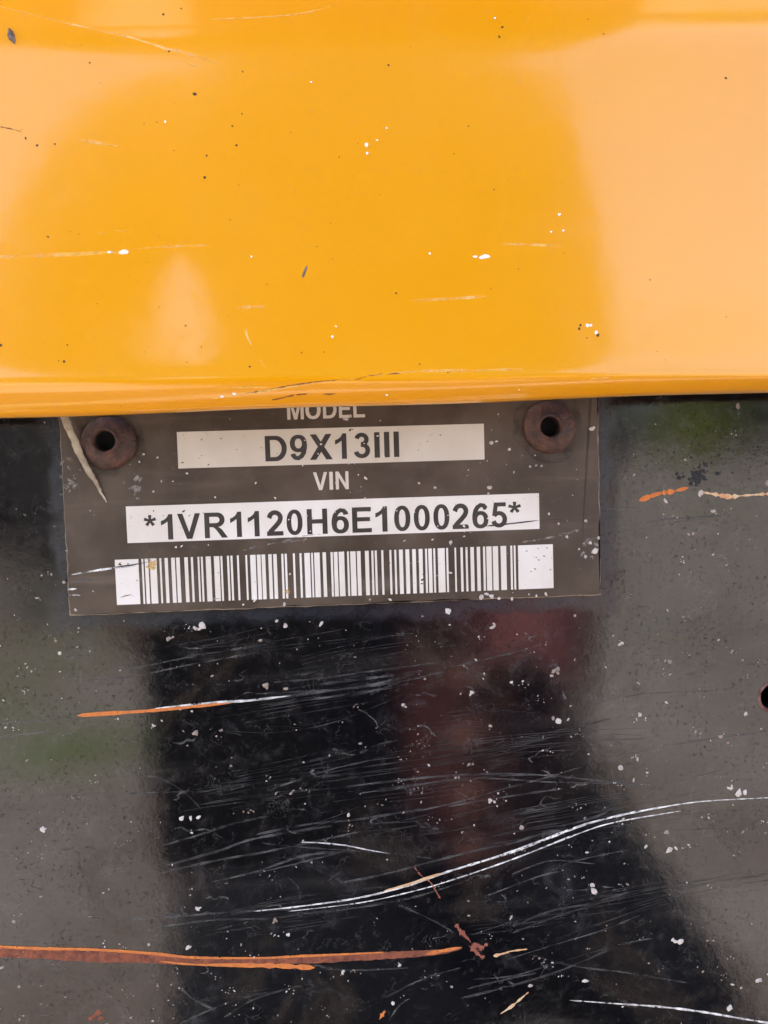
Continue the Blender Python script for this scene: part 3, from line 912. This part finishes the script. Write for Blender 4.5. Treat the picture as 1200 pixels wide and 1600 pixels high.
# --- wear on the plate
DP = PT + .00001
for q, w, mt in (([(112, 898), (140, 893), (182, 887), (215, 884)], 3.2, 'bright'), ([(108, 910), (145, 906), (176, 903)], 2.6, 'grey'), ([(106, 921), (120, 920)], 4, 'bright'), ([(108, 930), (128, 930)], 3, 'bright'),
                 ([(300, 876), (330, 872), (365, 866)], 2.5, 'grey'), ([(380, 860), (430, 848), (480, 842)], 4, 'dirt'), ([(420, 842), (470, 838), (515, 832)], 2.5, 'dirt'),
                 ([(810, 848), (850, 842), (890, 832), (905, 828)], 3, 'dirt'), ([(842, 812), (880, 812), (905, 812)], 1.5, 'grey'), ([(760, 822), (800, 818), (842, 813)], 1.8, 'ink'),
                 ([(178, 886), (205, 883), (232, 878)], 1.8, 'ink'), ([(188, 934), (196, 931), (206, 929)], 1.6, 'ink'), ([(200, 872), (260, 876), (280, 872)], 2, 'dirt'),
                 ([(330, 936), (346, 935), (365, 933)], 1.8, 'dirt')):
    ribbon('plate_scratch', q, w, DP + T + 2.5e-5 if mt == 'ink' or q[0][0] in (760, 178, 188) else DP, M[mt], plate, .4)
vs, fs = [], []
PB = [(448, 680, 2), (246, 715, 3), (224, 710, 3), (218, 722, 3), (292, 740, 3), (252, 752, 3), (270, 752, 2), (240, 768, 3), (336, 777, 2.5), (430, 778, 3), (765, 762, 5), (763, 772, 4), (768, 692, 5), (776, 690, 3), (796, 702, 4),
      (828, 729, 3), (838, 727, 3), (846, 728, 3), (803, 738, 3), (571, 747, 4), (680, 762, 4), (655, 755, 3), (704, 848, 5), (676, 843, 3), (725, 838, 3), (632, 845, 3), (886, 839, 4), (858, 803, 3), (873, 818, 3), (891, 617, 5), (925, 670, 6),
      (928, 668, 4), (545, 724, 3), (554, 724, 2), (453, 897, 3), (444, 944, 4), (704, 895, 4), (752, 932, 7), (760, 928, 5), (768, 932, 6), (780, 935, 4), (800, 936, 5), (853, 928, 4), (838, 931, 3), (578, 937, 3), (610, 937, 4), (380, 945, 3),
      (922, 848, 5), (930, 862, 8), (915, 870, 4), (905, 858, 3), (935, 840, 4), (398, 938, 4), (275, 855, 3), (284, 853, 3), (100, 910, 4), (118, 953, 4), (560, 742, 2), (540, 655, 5), (548, 650, 4), (862, 872, 2), (915, 814, 4)]
for x, y, r in PB:
    speck_geo(vs, fs, P(x, y, PT), r * PX * .68, rnd.uniform(.8, 1.4), rnd.uniform(-1, 1), .3)
for i in range(110):
    x, y = rnd.uniform(100, 932), rnd.uniform(640, 930)
    speck_geo(vs, fs, P(x, y, PT), min(rnd.lognormvariate(-.15, .45), 2.4) * PX, rnd.uniform(.7, 1.5), rnd.uniform(-1, 1), .3, 5)
pyobj('grit_specks', vs, fs, M['grit'], plate, kind='stuff')
vs, fs = [], []                                             # white chips knocked out of the lettering
for x, y, r in ((502, 694, 3.2), (497, 709, 2.5), (476, 688, 2), (590, 681, 2.5), (600, 713, 2), (569, 693, 2), (480, 806, 2), (485, 830, 2), (725, 822, 4), (732, 820, 3), (762, 795, 4), (766, 802, 3), (763, 810, 4), (594, 815, 3), (524, 800, 2), (648, 800, 2), (700, 805, 2),
                (391, 818, 1.5), (517, 746, 0.1), (451, 812, 2), (620, 798, 2), (684, 822, 2)):
    speck_geo(vs, fs, P(x, y, PT + T + 1.6e-5), r * PX * .65, 1.3, rnd.uniform(-1, 1), .12, 6)
pyobj('letter_chips', vs, fs, M['strip'], plate, kind='stuff')
vs, fs = [], []                                             # dark nicks in the white strips
for x, y, r in ((188, 882, 2.5), (200, 881, 1.5), (214, 907, 1.2), (240, 798, 1.8), (287, 799, 2.6), (296, 806, 1.5), (255, 806, 1.2), (823, 861, 1.5), (841, 857, 1.5), (850, 869, 1.8), (842, 875, 1.8), (838, 871, 1.3), (836, 889, 1.8), (855, 856, 1.3), (860, 890, 1.5),
                (830, 893, 1.4), (306, 670, 1), (315, 687, 1.5), (345, 685, 1.6), (688, 680, 1.6), (668, 690, 1.2), (654, 703, 1.1), (326, 726, 1.6), (285, 723, 2), (341, 895, 1.3), (547, 672, 2.4), (551, 671, 1.5), (660, 906, 2.5), (662, 897, 2), (659, 912, 2)):
    speck_geo(vs, fs, P(x, y, PT + T), r * PX, 1.5, rnd.uniform(-.5, .8), .1, 6)
for i in range(110):
    t = rnd.random()
    x, y = (rnd.uniform(200, 840), None) if t < .5 else (rnd.uniform(182, 862), None)
    if t < .3:
        y = 793 - .037 * (x - 196) + rnd.uniform(3, 53)
    elif t < .5:
        x = rnd.uniform(280, 754)
        y = 676 - .031 * (x - 276) + rnd.uniform(3, 53)
    else:
        y = 875 - .0366 * (x - 180) + rnd.uniform(3, 66)
    speck_geo(vs, fs, P(x, y, PT + T), rnd.uniform(.4, 1.1) * PX, rnd.uniform(1, 1.7), rnd.uniform(-.5, .8), .1, 5)
pyobj('strip_nicks', vs, fs, M['ink'], plate, kind='stuff')
vs, fs = [], []                                             # rust bleeding over the first bars
for x, y, r in ((238, 880, 6), (236, 888, 5), (242, 886, 4), (259, 880, 4), (231, 886, 3), (449, 925, 6), (188, 881, 4)):
    speck_geo(vs, fs, P(x, y, PT + T + 6e-6), r * PX, 1.1, rnd.uniform(-.5, .5), .01, 9)
pyobj('rust_stain', vs, fs, M['stain'], plate)
vs, fs = [], []                                             # dried mud smears at the left rivet
for i in range(60):
    t = rnd.random()
    if t < .5:
        x, y = 208 + rnd.gauss(0, 8) + rnd.random() * 14, rnd.uniform(733, 782)
    else:
        x, y = 112 + rnd.gauss(0, 8), rnd.uniform(700, 780)
    speck_geo(vs, fs, P(x, y, PT), rnd.uniform(2, 5) * PX, rnd.uniform(.7, 1.2), rnd.uniform(-1, 1), .06, 7)
for i in range(14):
    speck_geo(vs, fs, P(rnd.uniform(906, 934), rnd.uniform(838, 875), PT), rnd.uniform(2, 5) * PX, rnd.uniform(.6, 1), rnd.uniform(-1, 1), .06, 7)
pyobj('mud_smears', vs, fs, M['dirt'], plate, kind='stuff')

# ---------------------------------------------------------------- dry grass stem hanging from behind the cover
pts = [(88, 622, 6.5, 3.2), (99, 648, 6.8, 2.9), (107, 668, 6.0, 2.6), (117, 690, 6.4, 2.3), (127, 715, 5.8, 2.0), (140, 739, 5.0, 1.6), (150, 754, 3.4, 1.3), (156, 767, 2.2, 1.1), (163, 778, 1.8, 1.0), (167, 785, .6, .9)]
vs, fs = [], []
n = 10
fine = []
for i in range(len(pts) - 1):
    for j in range(5):
        t = j / 5
        fine.append(tuple(pts[i][k] * (1 - t) + pts[i + 1][k] * t for k in range(4)))
fine.append(pts[-1])
for (x, y, r, d) in fine:
    r2 = r * rnd.uniform(.88, 1.12)
    c = P(x + rnd.gauss(0, .35), y, d / 1000)
    for i in range(n):
        a = 2 * math.pi * i / n
        vs.append((c.x + r2 * PX * math.cos(a) * .95, c.y + r2 * PX * .45 * math.sin(a), c.z + r2 * PX * .3 * math.cos(a) * .4))
for j in range(len(fine) - 1):
    for i in range(n):
        a, b = j * n + i, j * n + (i + 1) % n
        fs.append((a, b, b + n, a + n))
stem = pyobj('grass_stem', vs, fs, M['straw'], None, True)
tag(stem, 'dry straw coloured grass stem poking down beside the left rivet', 'grass stem')

# ---------------------------------------------------------------- flecks, chips and scuffs on the yellow paint
def yc(x, y, e=1e-5):
    return P(x, y, ydep(x, y) + e)
vs, fs = [], []
DK = [(304, 147, 3.5), (255, 22, 2.5), (283, 13, 1.6), (264, 80, 2.2), (379, 112, 1.7), (378, 178, 1.7), (363, 197, 1.8), (369, 227, 2), (320, 277, 2.4), (323, 243, 1.8), (272, 235, 1), (225, 193, 1.2), (245, 191, 1.2), (40, 216, 2), (58, 227, 2), (86, 225, 1.8),
      (140, 98, 1.8), (75, 370, 2), (530, 246, 1.3), (360, 343, 1.2), (785, 42, 2), (780, 57, 2.2), (607, 102, 2.2), (732, 197, 1.4), (772, 296, 1.4), (709, 240, 1), (1134, 122, 2.4), (943, 53, 1.4), (619, 458, 1.8), (810, 420, 1.3), (907, 508, 2.2), (905, 514, 2.6),
      (934, 523, 3), (917, 528, 1.2), (1016, 437, 1.4), (100, 565, 2), (105, 539, 1.3), (390, 573, 2), (471, 551, 1.6), (506, 550, 1.2), (290, 509, 1.4), (249, 480, 1), (292, 566, 1.2), (315, 542, 1.2), (1, 540, 2.4), (495, 385, 1), (656, 569, 1.4), (700, 582, 1.2), (636, 635, 2.4), (1135, 495, 1.1), (761, 611, 1.2), (188, 634, 2), (454, 207, 1)]
for x, y, r in DK:
    speck_geo(vs, fs, yc(x, y, 0), r * PX * .95, rnd.uniform(.8, 1.25), rnd.uniform(-1, 1), .12, 6)
for i in range(60):
    x, y = rnd.uniform(0, 1200), rnd.uniform(0, 600)
    speck_geo(vs, fs, yc(x, y, 0), rnd.uniform(.4, 1.0) * PX, 1.1, rnd.uniform(-1, 1), .12, 5)
pyobj('rust_flecks', vs, fs, M['fleck'], cover, kind='stuff')
for x, y, r, asp in ((193, 394, 5, 1.45), (171, 394, 2.4, 1.3), (758, 401, 5, 1.7), (742, 401, 2.4, 1.4), (573, 227, 3.2, 1), (589, 219, 1.6, 1), (574, 239, 2, 1), (486, 128, 1.7, 1), (874, 335, 2.6, 1), (861, 362, 1.8, 1), (880, 360, 1.8, 1), (672, 396, 2, 1),
                     (393, 401, 1.8, 1), (258, 190, 1.8, 1), (918, 508, 2.6, 1), (923, 508, 2.2, 1), (932, 520, 3, 1), (519, 526, 2, 1), (773, 28, 1.8, 1), (604, 200, 1.6, 1), (366, 615, 3, 1), (347, 619, 2.2, 1), (811, 608, 2, 1), (604, 616, 2, 1), (525, 510, 1.2, 1)):
    vs, fs = [], []
    speck_geo(vs, fs, yc(x, y, 0), r * PX, asp, .15, .15, 8)
    pyobj('paint_chip', vs, fs, M['primer'], cover)
vs, fs = [], []
ribbon_geo(vs, fs, [(473, 434, 3), (475, 427, 3.6), (478, 420, 3.6), (480, 415, 2)], 3, lambda x, y: ydep(x, y), .3, seg=3)
pyobj('peeled_flake', vs, fs, M['chip_grey'], cover)
vs, fs = [], []
for x, y, r in ((18, 56, 7), (20, 62, 5), (16, 51, 5)):
    speck_geo(vs, fs, yc(x, y, 0), r * PX * .9, .8, .3, .6, 9)
pyobj('dirt_crumb', vs, fs, M['chip_grey'], cover)
SC = [([(-10, 402), (60, 399), (120, 397), (190, 393)], 5), ([(190, 392), (250, 386), (325, 383)], 3), ([(785, 381), (820, 382), (880, 384)], 3), ([(0, 10), (60, 25), (150, 46)], 3), ([(150, 46), (210, 60), (270, 80)], 3), ([(265, 76), (300, 86), (347, 101)], 4),
      ([(120, 217), (150, 223), (188, 229)], 4), ([(280, 95), (310, 105)], 2.5), ([(640, 470), (700, 467), (760, 463)], 4), ([(370, 481), (400, 479), (415, 480)], 5), ([(383, 510), (386, 525), (393, 540)], 3), ([(405, 560), (410, 570), (418, 576)], 3), ([(150, 362), (165, 365)], 3), ([(178, 360), (205, 362)], 2.5),
      ([(330, 622), (400, 612), (470, 601), (540, 592), (600, 586)], 4), ([(600, 585), (660, 580), (740, 579), (820, 577)], 4), ([(360, 606), (420, 605)], 2), ([(550, 602), (600, 598)], 2.5), ([(200, 612), (230, 610), (255, 607)], 2), ([(30, 610), (45, 608)], 3), ([(920, 592), (960, 589)], 2), ([(330, 30), (460, 22), (540, 2)], 3)]
for q, w in SC:
    ribbon('paint_scuff', q, w, lambda x, y: ydep(x, y), M['scuff'], cover, .4, ridge=.02)
for q, w in (([(375, 617), (405, 612), (450, 603), (490, 597), (530, 593)], 1.6), ([(424, 625), (440, 622), (460, 617)], 2.2), ([(462, 617), (480, 615)], 2), ([(505, 616), (524, 615)], 2.4), ([(555, 593), (575, 588), (598, 584)], 1.5), ([(140, 626), (160, 628)], 1.6), ([(0, 198), (20, 202), (34, 206)], 1.5),
             ([(605, 585), (625, 583)], 1.6), ([(380, 616), (404, 611)], 1.6)):
    ribbon('paint_crack', q, w, lambda x, y: ydep(x, y), M['crack'], cover, .7, seg=4)

# ---------------------------------------------------------------- the photographer, seen only as a reflection in the paint
def skin_mesh(name, verts, edges, radii, mats, parent=None, sub=2, root=0):
    me = bpy.data.meshes.new(name)
    me.from_pydata(verts, edges, [])
    o = bpy.data.objects.new(name, me)
    C.objects.link(o)
    o.modifiers.new('skin', 'SKIN').use_smooth_shade = True
    for i, r in enumerate(radii):
        sv = me.skin_vertices[0].data[i]
        sv.radius = r if isinstance(r, tuple) else (r, r)
        sv.use_root = (i == root)
    o.modifiers.new('sub', 'SUBSURF').levels = sub
    dg = bpy.context.evaluated_depsgraph_get()
    me2 = bpy.data.meshes.new_from_object(o.evaluated_get(dg))
    bpy.data.objects.remove(o)
    bpy.data.meshes.remove(me)
    me2.name = name
    return obj(name, me2, mats, parent, True)

person = empty('person', (0, -.58, GROUND_Z))
tag(person, 'person in dark clothes holding up a phone, mirrored dimly in the black paint', 'person')
BY = -.57
V, E_, R_ = [], [], []
def jv(x, y, z, r, link=None):
    V.append((x, y - person.location.y, z - GROUND_Z))
    R_.append(r)
    if link is not None:
        E_.append((link, len(V) - 1))
    return len(V) - 1
pel = jv(.03, BY, -.24, (.165, .12))
wa = jv(.03, BY - .01, -.08, (.130, .10), pel)
ch = jv(.025, BY - .01, .10, (.135, .105), wa)
uc = jv(.02, BY - .005, .235, (.125, .09), ch)
nk = jv(.01, BY + .01, .36, .058, uc)
hd = jv(.01, BY + .03, .44, .082, nk)
ht = jv(.01, BY + .035, .55, .075, hd)
# left arm (his right side is +x): hangs out with the elbow bent
ls = jv(-.155, BY - .01, .25, .068, uc)
le = jv(-.250, BY - .02, .035, .078, ls)
lw = jv(-.085, BY + .22, -.10, .034, le)
lp = jv(-.050, BY + .27, -.110, (.034, .022), lw)
rs = jv(.150, BY, .255, .064, uc)
re = jv(.192, BY + .0, .01, .050, rs)
rw = jv(.092, BY + .29, -.160, .031, re)
rp = jv(.075, BY + .372, -.112, (.034, .020), rw)
# legs, the right one stepping out
cr = jv(.055, BY, -.47, (.16, .10), pel)
cm = jv(.12, BY, -.56, .12, cr)
lh = jv(-.07, BY, -.36, .098, pel); lk = jv(-.10, BY + .03, -.68, .066, lh); la = jv(-.11, BY - .02, -1.035, .046, lk); lt = jv(-.12, BY + .14, -1.08, .040, la)
rh = jv(.15, BY, -.34, .100, pel); rm = jv(.25, BY + .03, -.47, .090, rh); rk = jv(.37, BY + .06, -.70, .075, rm); ra = jv(.37, BY - .01, -1.035, .046, rk); rt = jv(.40, BY + .14, -1.08, .040, ra)
# fingers of both hands
def fingers(palm, base, dirs, r=.0085):
    for (ox, oy, oz), segs in dirs:
        p = palm
        x, y, z = base
        x, y, z = x + ox, y + oy, z + oz
        p = jv(x, y, z, r * 1.05, p)
        for dx, dy, dz in segs:
            x, y, z = x + dx, y + dy, z + dz
            p = jv(x, y, z, r * .92, p)
# right hand: palm behind the phone's right edge, fingertips curled round onto its back
RB = (.070, BY + .372, -.112)
fingers(rp, RB, [((-.004, .030, .034 - .021 * i), [(-.012, .020, .004), (-.018, .012, .001)]) for i in range(4)])
fingers(rp, RB, [((-.020, .000, .030), [(-.020, .004, .020), (-.016, .004, .014)])], .0105)
LB = (-.050, BY + .27, -.110)
fingers(lp, LB, [((.014 - .018 * i + .014, .040, .010), [(.004, .028, .004), (.002, .020, -.006)]) for i in range(4)])
fingers(lp, LB, [((.034, .010, .012), [(.020, .018, .010), (.012, .016, .006)])], .0105)
body = skin_mesh('body', V, E_, R_, [M['shirt'], M['jeans'], M['skin'], M['boot'], M['vest']], person, 2, pel)
for p in body.data.polygons:
    c = p.center
    wx, wy, wz = c.x, c.y + person.location.y, c.z + GROUND_Z
    mi = 0
    if -.115 < wx < .165 and wy < BY + .16 and -.27 < wz < .0: mi = 4
    if wx > .03 and wz < .0 and BY + .20 < wy: mi = 4
    if wz < -.27: mi = 1
    if wz < -1.0: mi = 3
    if wz > .335: mi = 2
    if wy > BY + .30 and wz > -.4: mi = 2
    if wx < .02 and wy > BY + .23 and wz > -.4: mi = 2
    p.material_index = mi
# face: nose, ears, eyes; hair cap
def blob(name, c, r, mat, parent, seg=16):
    bm = bmesh.new()
    bmesh.ops.create_uvsphere(bm, u_segments=seg, v_segments=seg // 2 + 2, radius=1)
    for v in bm.verts:
        v.co = Vector((v.co.x * r[0] + c[0], v.co.y * r[1] + c[1] - person.location.y, v.co.z * r[2] + c[2] - GROUND_Z))
    return obj(name, bm, mat, parent, True)
blob('nose', (.01, BY + .118, .475), (.016, .020, .026), M['skin'], person)
blob('mouth', (.01, BY + .108, .425), (.026, .012, .009), mat_plain('lips', (.30, .11, .09), .5), person)
for s in (-1, 1):
    blob('ear', (.01 + s * .085, BY + .03, .48), (.012, .022, .034), M['skin'], person)
    blob('eye', (.01 + s * .032, BY + .098, .505), (.014, .012, .010), M['hair'], person)
blob('hair', (.01, BY + .018, .555), (.090, .100, .075), M['hair'], person, 24)

# phone: case slab, camera bump, lens
def rbox(name, x0, x1, z0, z1, y0, y1, rad, mat, parent=None):
    bm = bmesh.new()
    prof = []
    for cx_, cz_, a0 in ((x1 - rad, z1 - rad, 0), (x0 + rad, z1 - rad, 90), (x0 + rad, z0 + rad, 180), (x1 - rad, z0 + rad, 270)):
        for i in range(7):
            a = math.radians(a0 + 15 * i)
            prof.append((cx_ + rad * math.cos(a), cz_ + rad * math.sin(a)))
    A = [bm.verts.new((x, y0, z)) for x, z in prof]
    B = [bm.verts.new((x, y1, z)) for x, z in prof]
    k = len(prof)
    for i in range(k):
        bm.faces.new((A[i], A[(i + 1) % k], B[(i + 1) % k], B[i]))
    bm.faces.new(A)
    bm.faces.new(B)
    bmesh.ops.recalc_face_normals(bm, faces=bm.faces[:])
    return obj(name, bm, mat, parent)
phone = empty('smartphone', (0, -.145, 0))
tag(phone, 'black cased smartphone in the photographer\'s hand, mirrored in the black paint', 'phone')
phone.rotation_euler = (PITCH, 0, YAW)
rbox('case', -.066, .021, -.140, .026, -.010, 0, .010, M['phone'], phone)
rbox('screen', -.063, .018, -.137, .023, -.0115, -.0101, .008, M['lens'], phone)
bumpo = rbox('camera_bump', -.020, .017, -.016, .022, .0002, .002, .008, M['phone'], phone)
for x, z in ((.000, .0), (-.011, .012), (.007, .014)):
    rbox('lens', x - .006, x + .006, z - .006, z + .006, .0022, .0034, .0059, M['lens'], bumpo)

# ---------------------------------------------------------------- shrubs far behind the photographer, dark in the reflection
def shrub(x, y, h, w, seed, label, leaf='leaf'):
    r = random.Random(seed)
    root = empty('shrub', (x, y, GROUND_Z))
    tag(root, label, 'shrub', 'shrubs behind the photographer')
    vs, fs = [], []
    for i in range(2600):
        t = r.random() ** .6
        a, b = r.uniform(0, 6.283), math.acos(r.uniform(-1, 1))
        k = (.8 + .2 * math.sin(3 * a + seed)) * (.85 + .3 * r.random())
        c = Vector((w * t * k * math.sin(b) * math.cos(a), w * t * k * math.sin(b) * math.sin(a), h * .55 + h * .45 * t * k * math.cos(b)))
        d1 = Vector((r.gauss(0, 1), r.gauss(0, 1), r.gauss(0, 1))).normalized()
        d2 = d1.orthogonal().normalized()
        s = r.uniform(.03, .08) * max(1, w * .8)
        n0 = len(vs)
        vs += [c - d1 * s, c + d2 * s * .45, c + d1 * s, c - d2 * s * .45]
        fs.append((n0, n0 + 1, n0 + 2, n0 + 3))
    pyobj('crown', vs, fs, M[leaf], root)
    vs, fs = [], []
    for q in range(5):
        a = r.uniform(0, 6.283)
        e = Vector((math.cos(a) * w * .5, math.sin(a) * w * .5, h * .7))
        n0 = len(vs)
        for j in range(4):
            t = j / 3
            for i in range(5):
                b = 6.283 * i / 5
                rr = .03 * (1 - .7 * t)
                vs.append((e.x * t * t + rr * math.cos(b), e.y * t * t + rr * math.sin(b), e.z * t))
        for j in range(3):
            for i in range(5):
                u, v = n0 + j * 5 + i, n0 + j * 5 + (i + 1) % 5
                fs.append((u, v, v + 5, u + 5))
    pyobj('trunk', vs, fs, M['bark'], root)
shrub(-2.55, -6.7, 1.5, 1.05, 3, 'dark copper leaved shrub mirrored at the far left of the black panel', 'leaf_copper')
shrub(13.4, -30, 3.3, 1.9, 8, 'bright yellow green shrub mirrored at the upper right of the black panel', 'leaf_bright')
shrub(17.5, -37, 5.6, 4.4, 5, 'tall dark evergreen shrub mirrored behind the bright green one', 'leaf_dark')
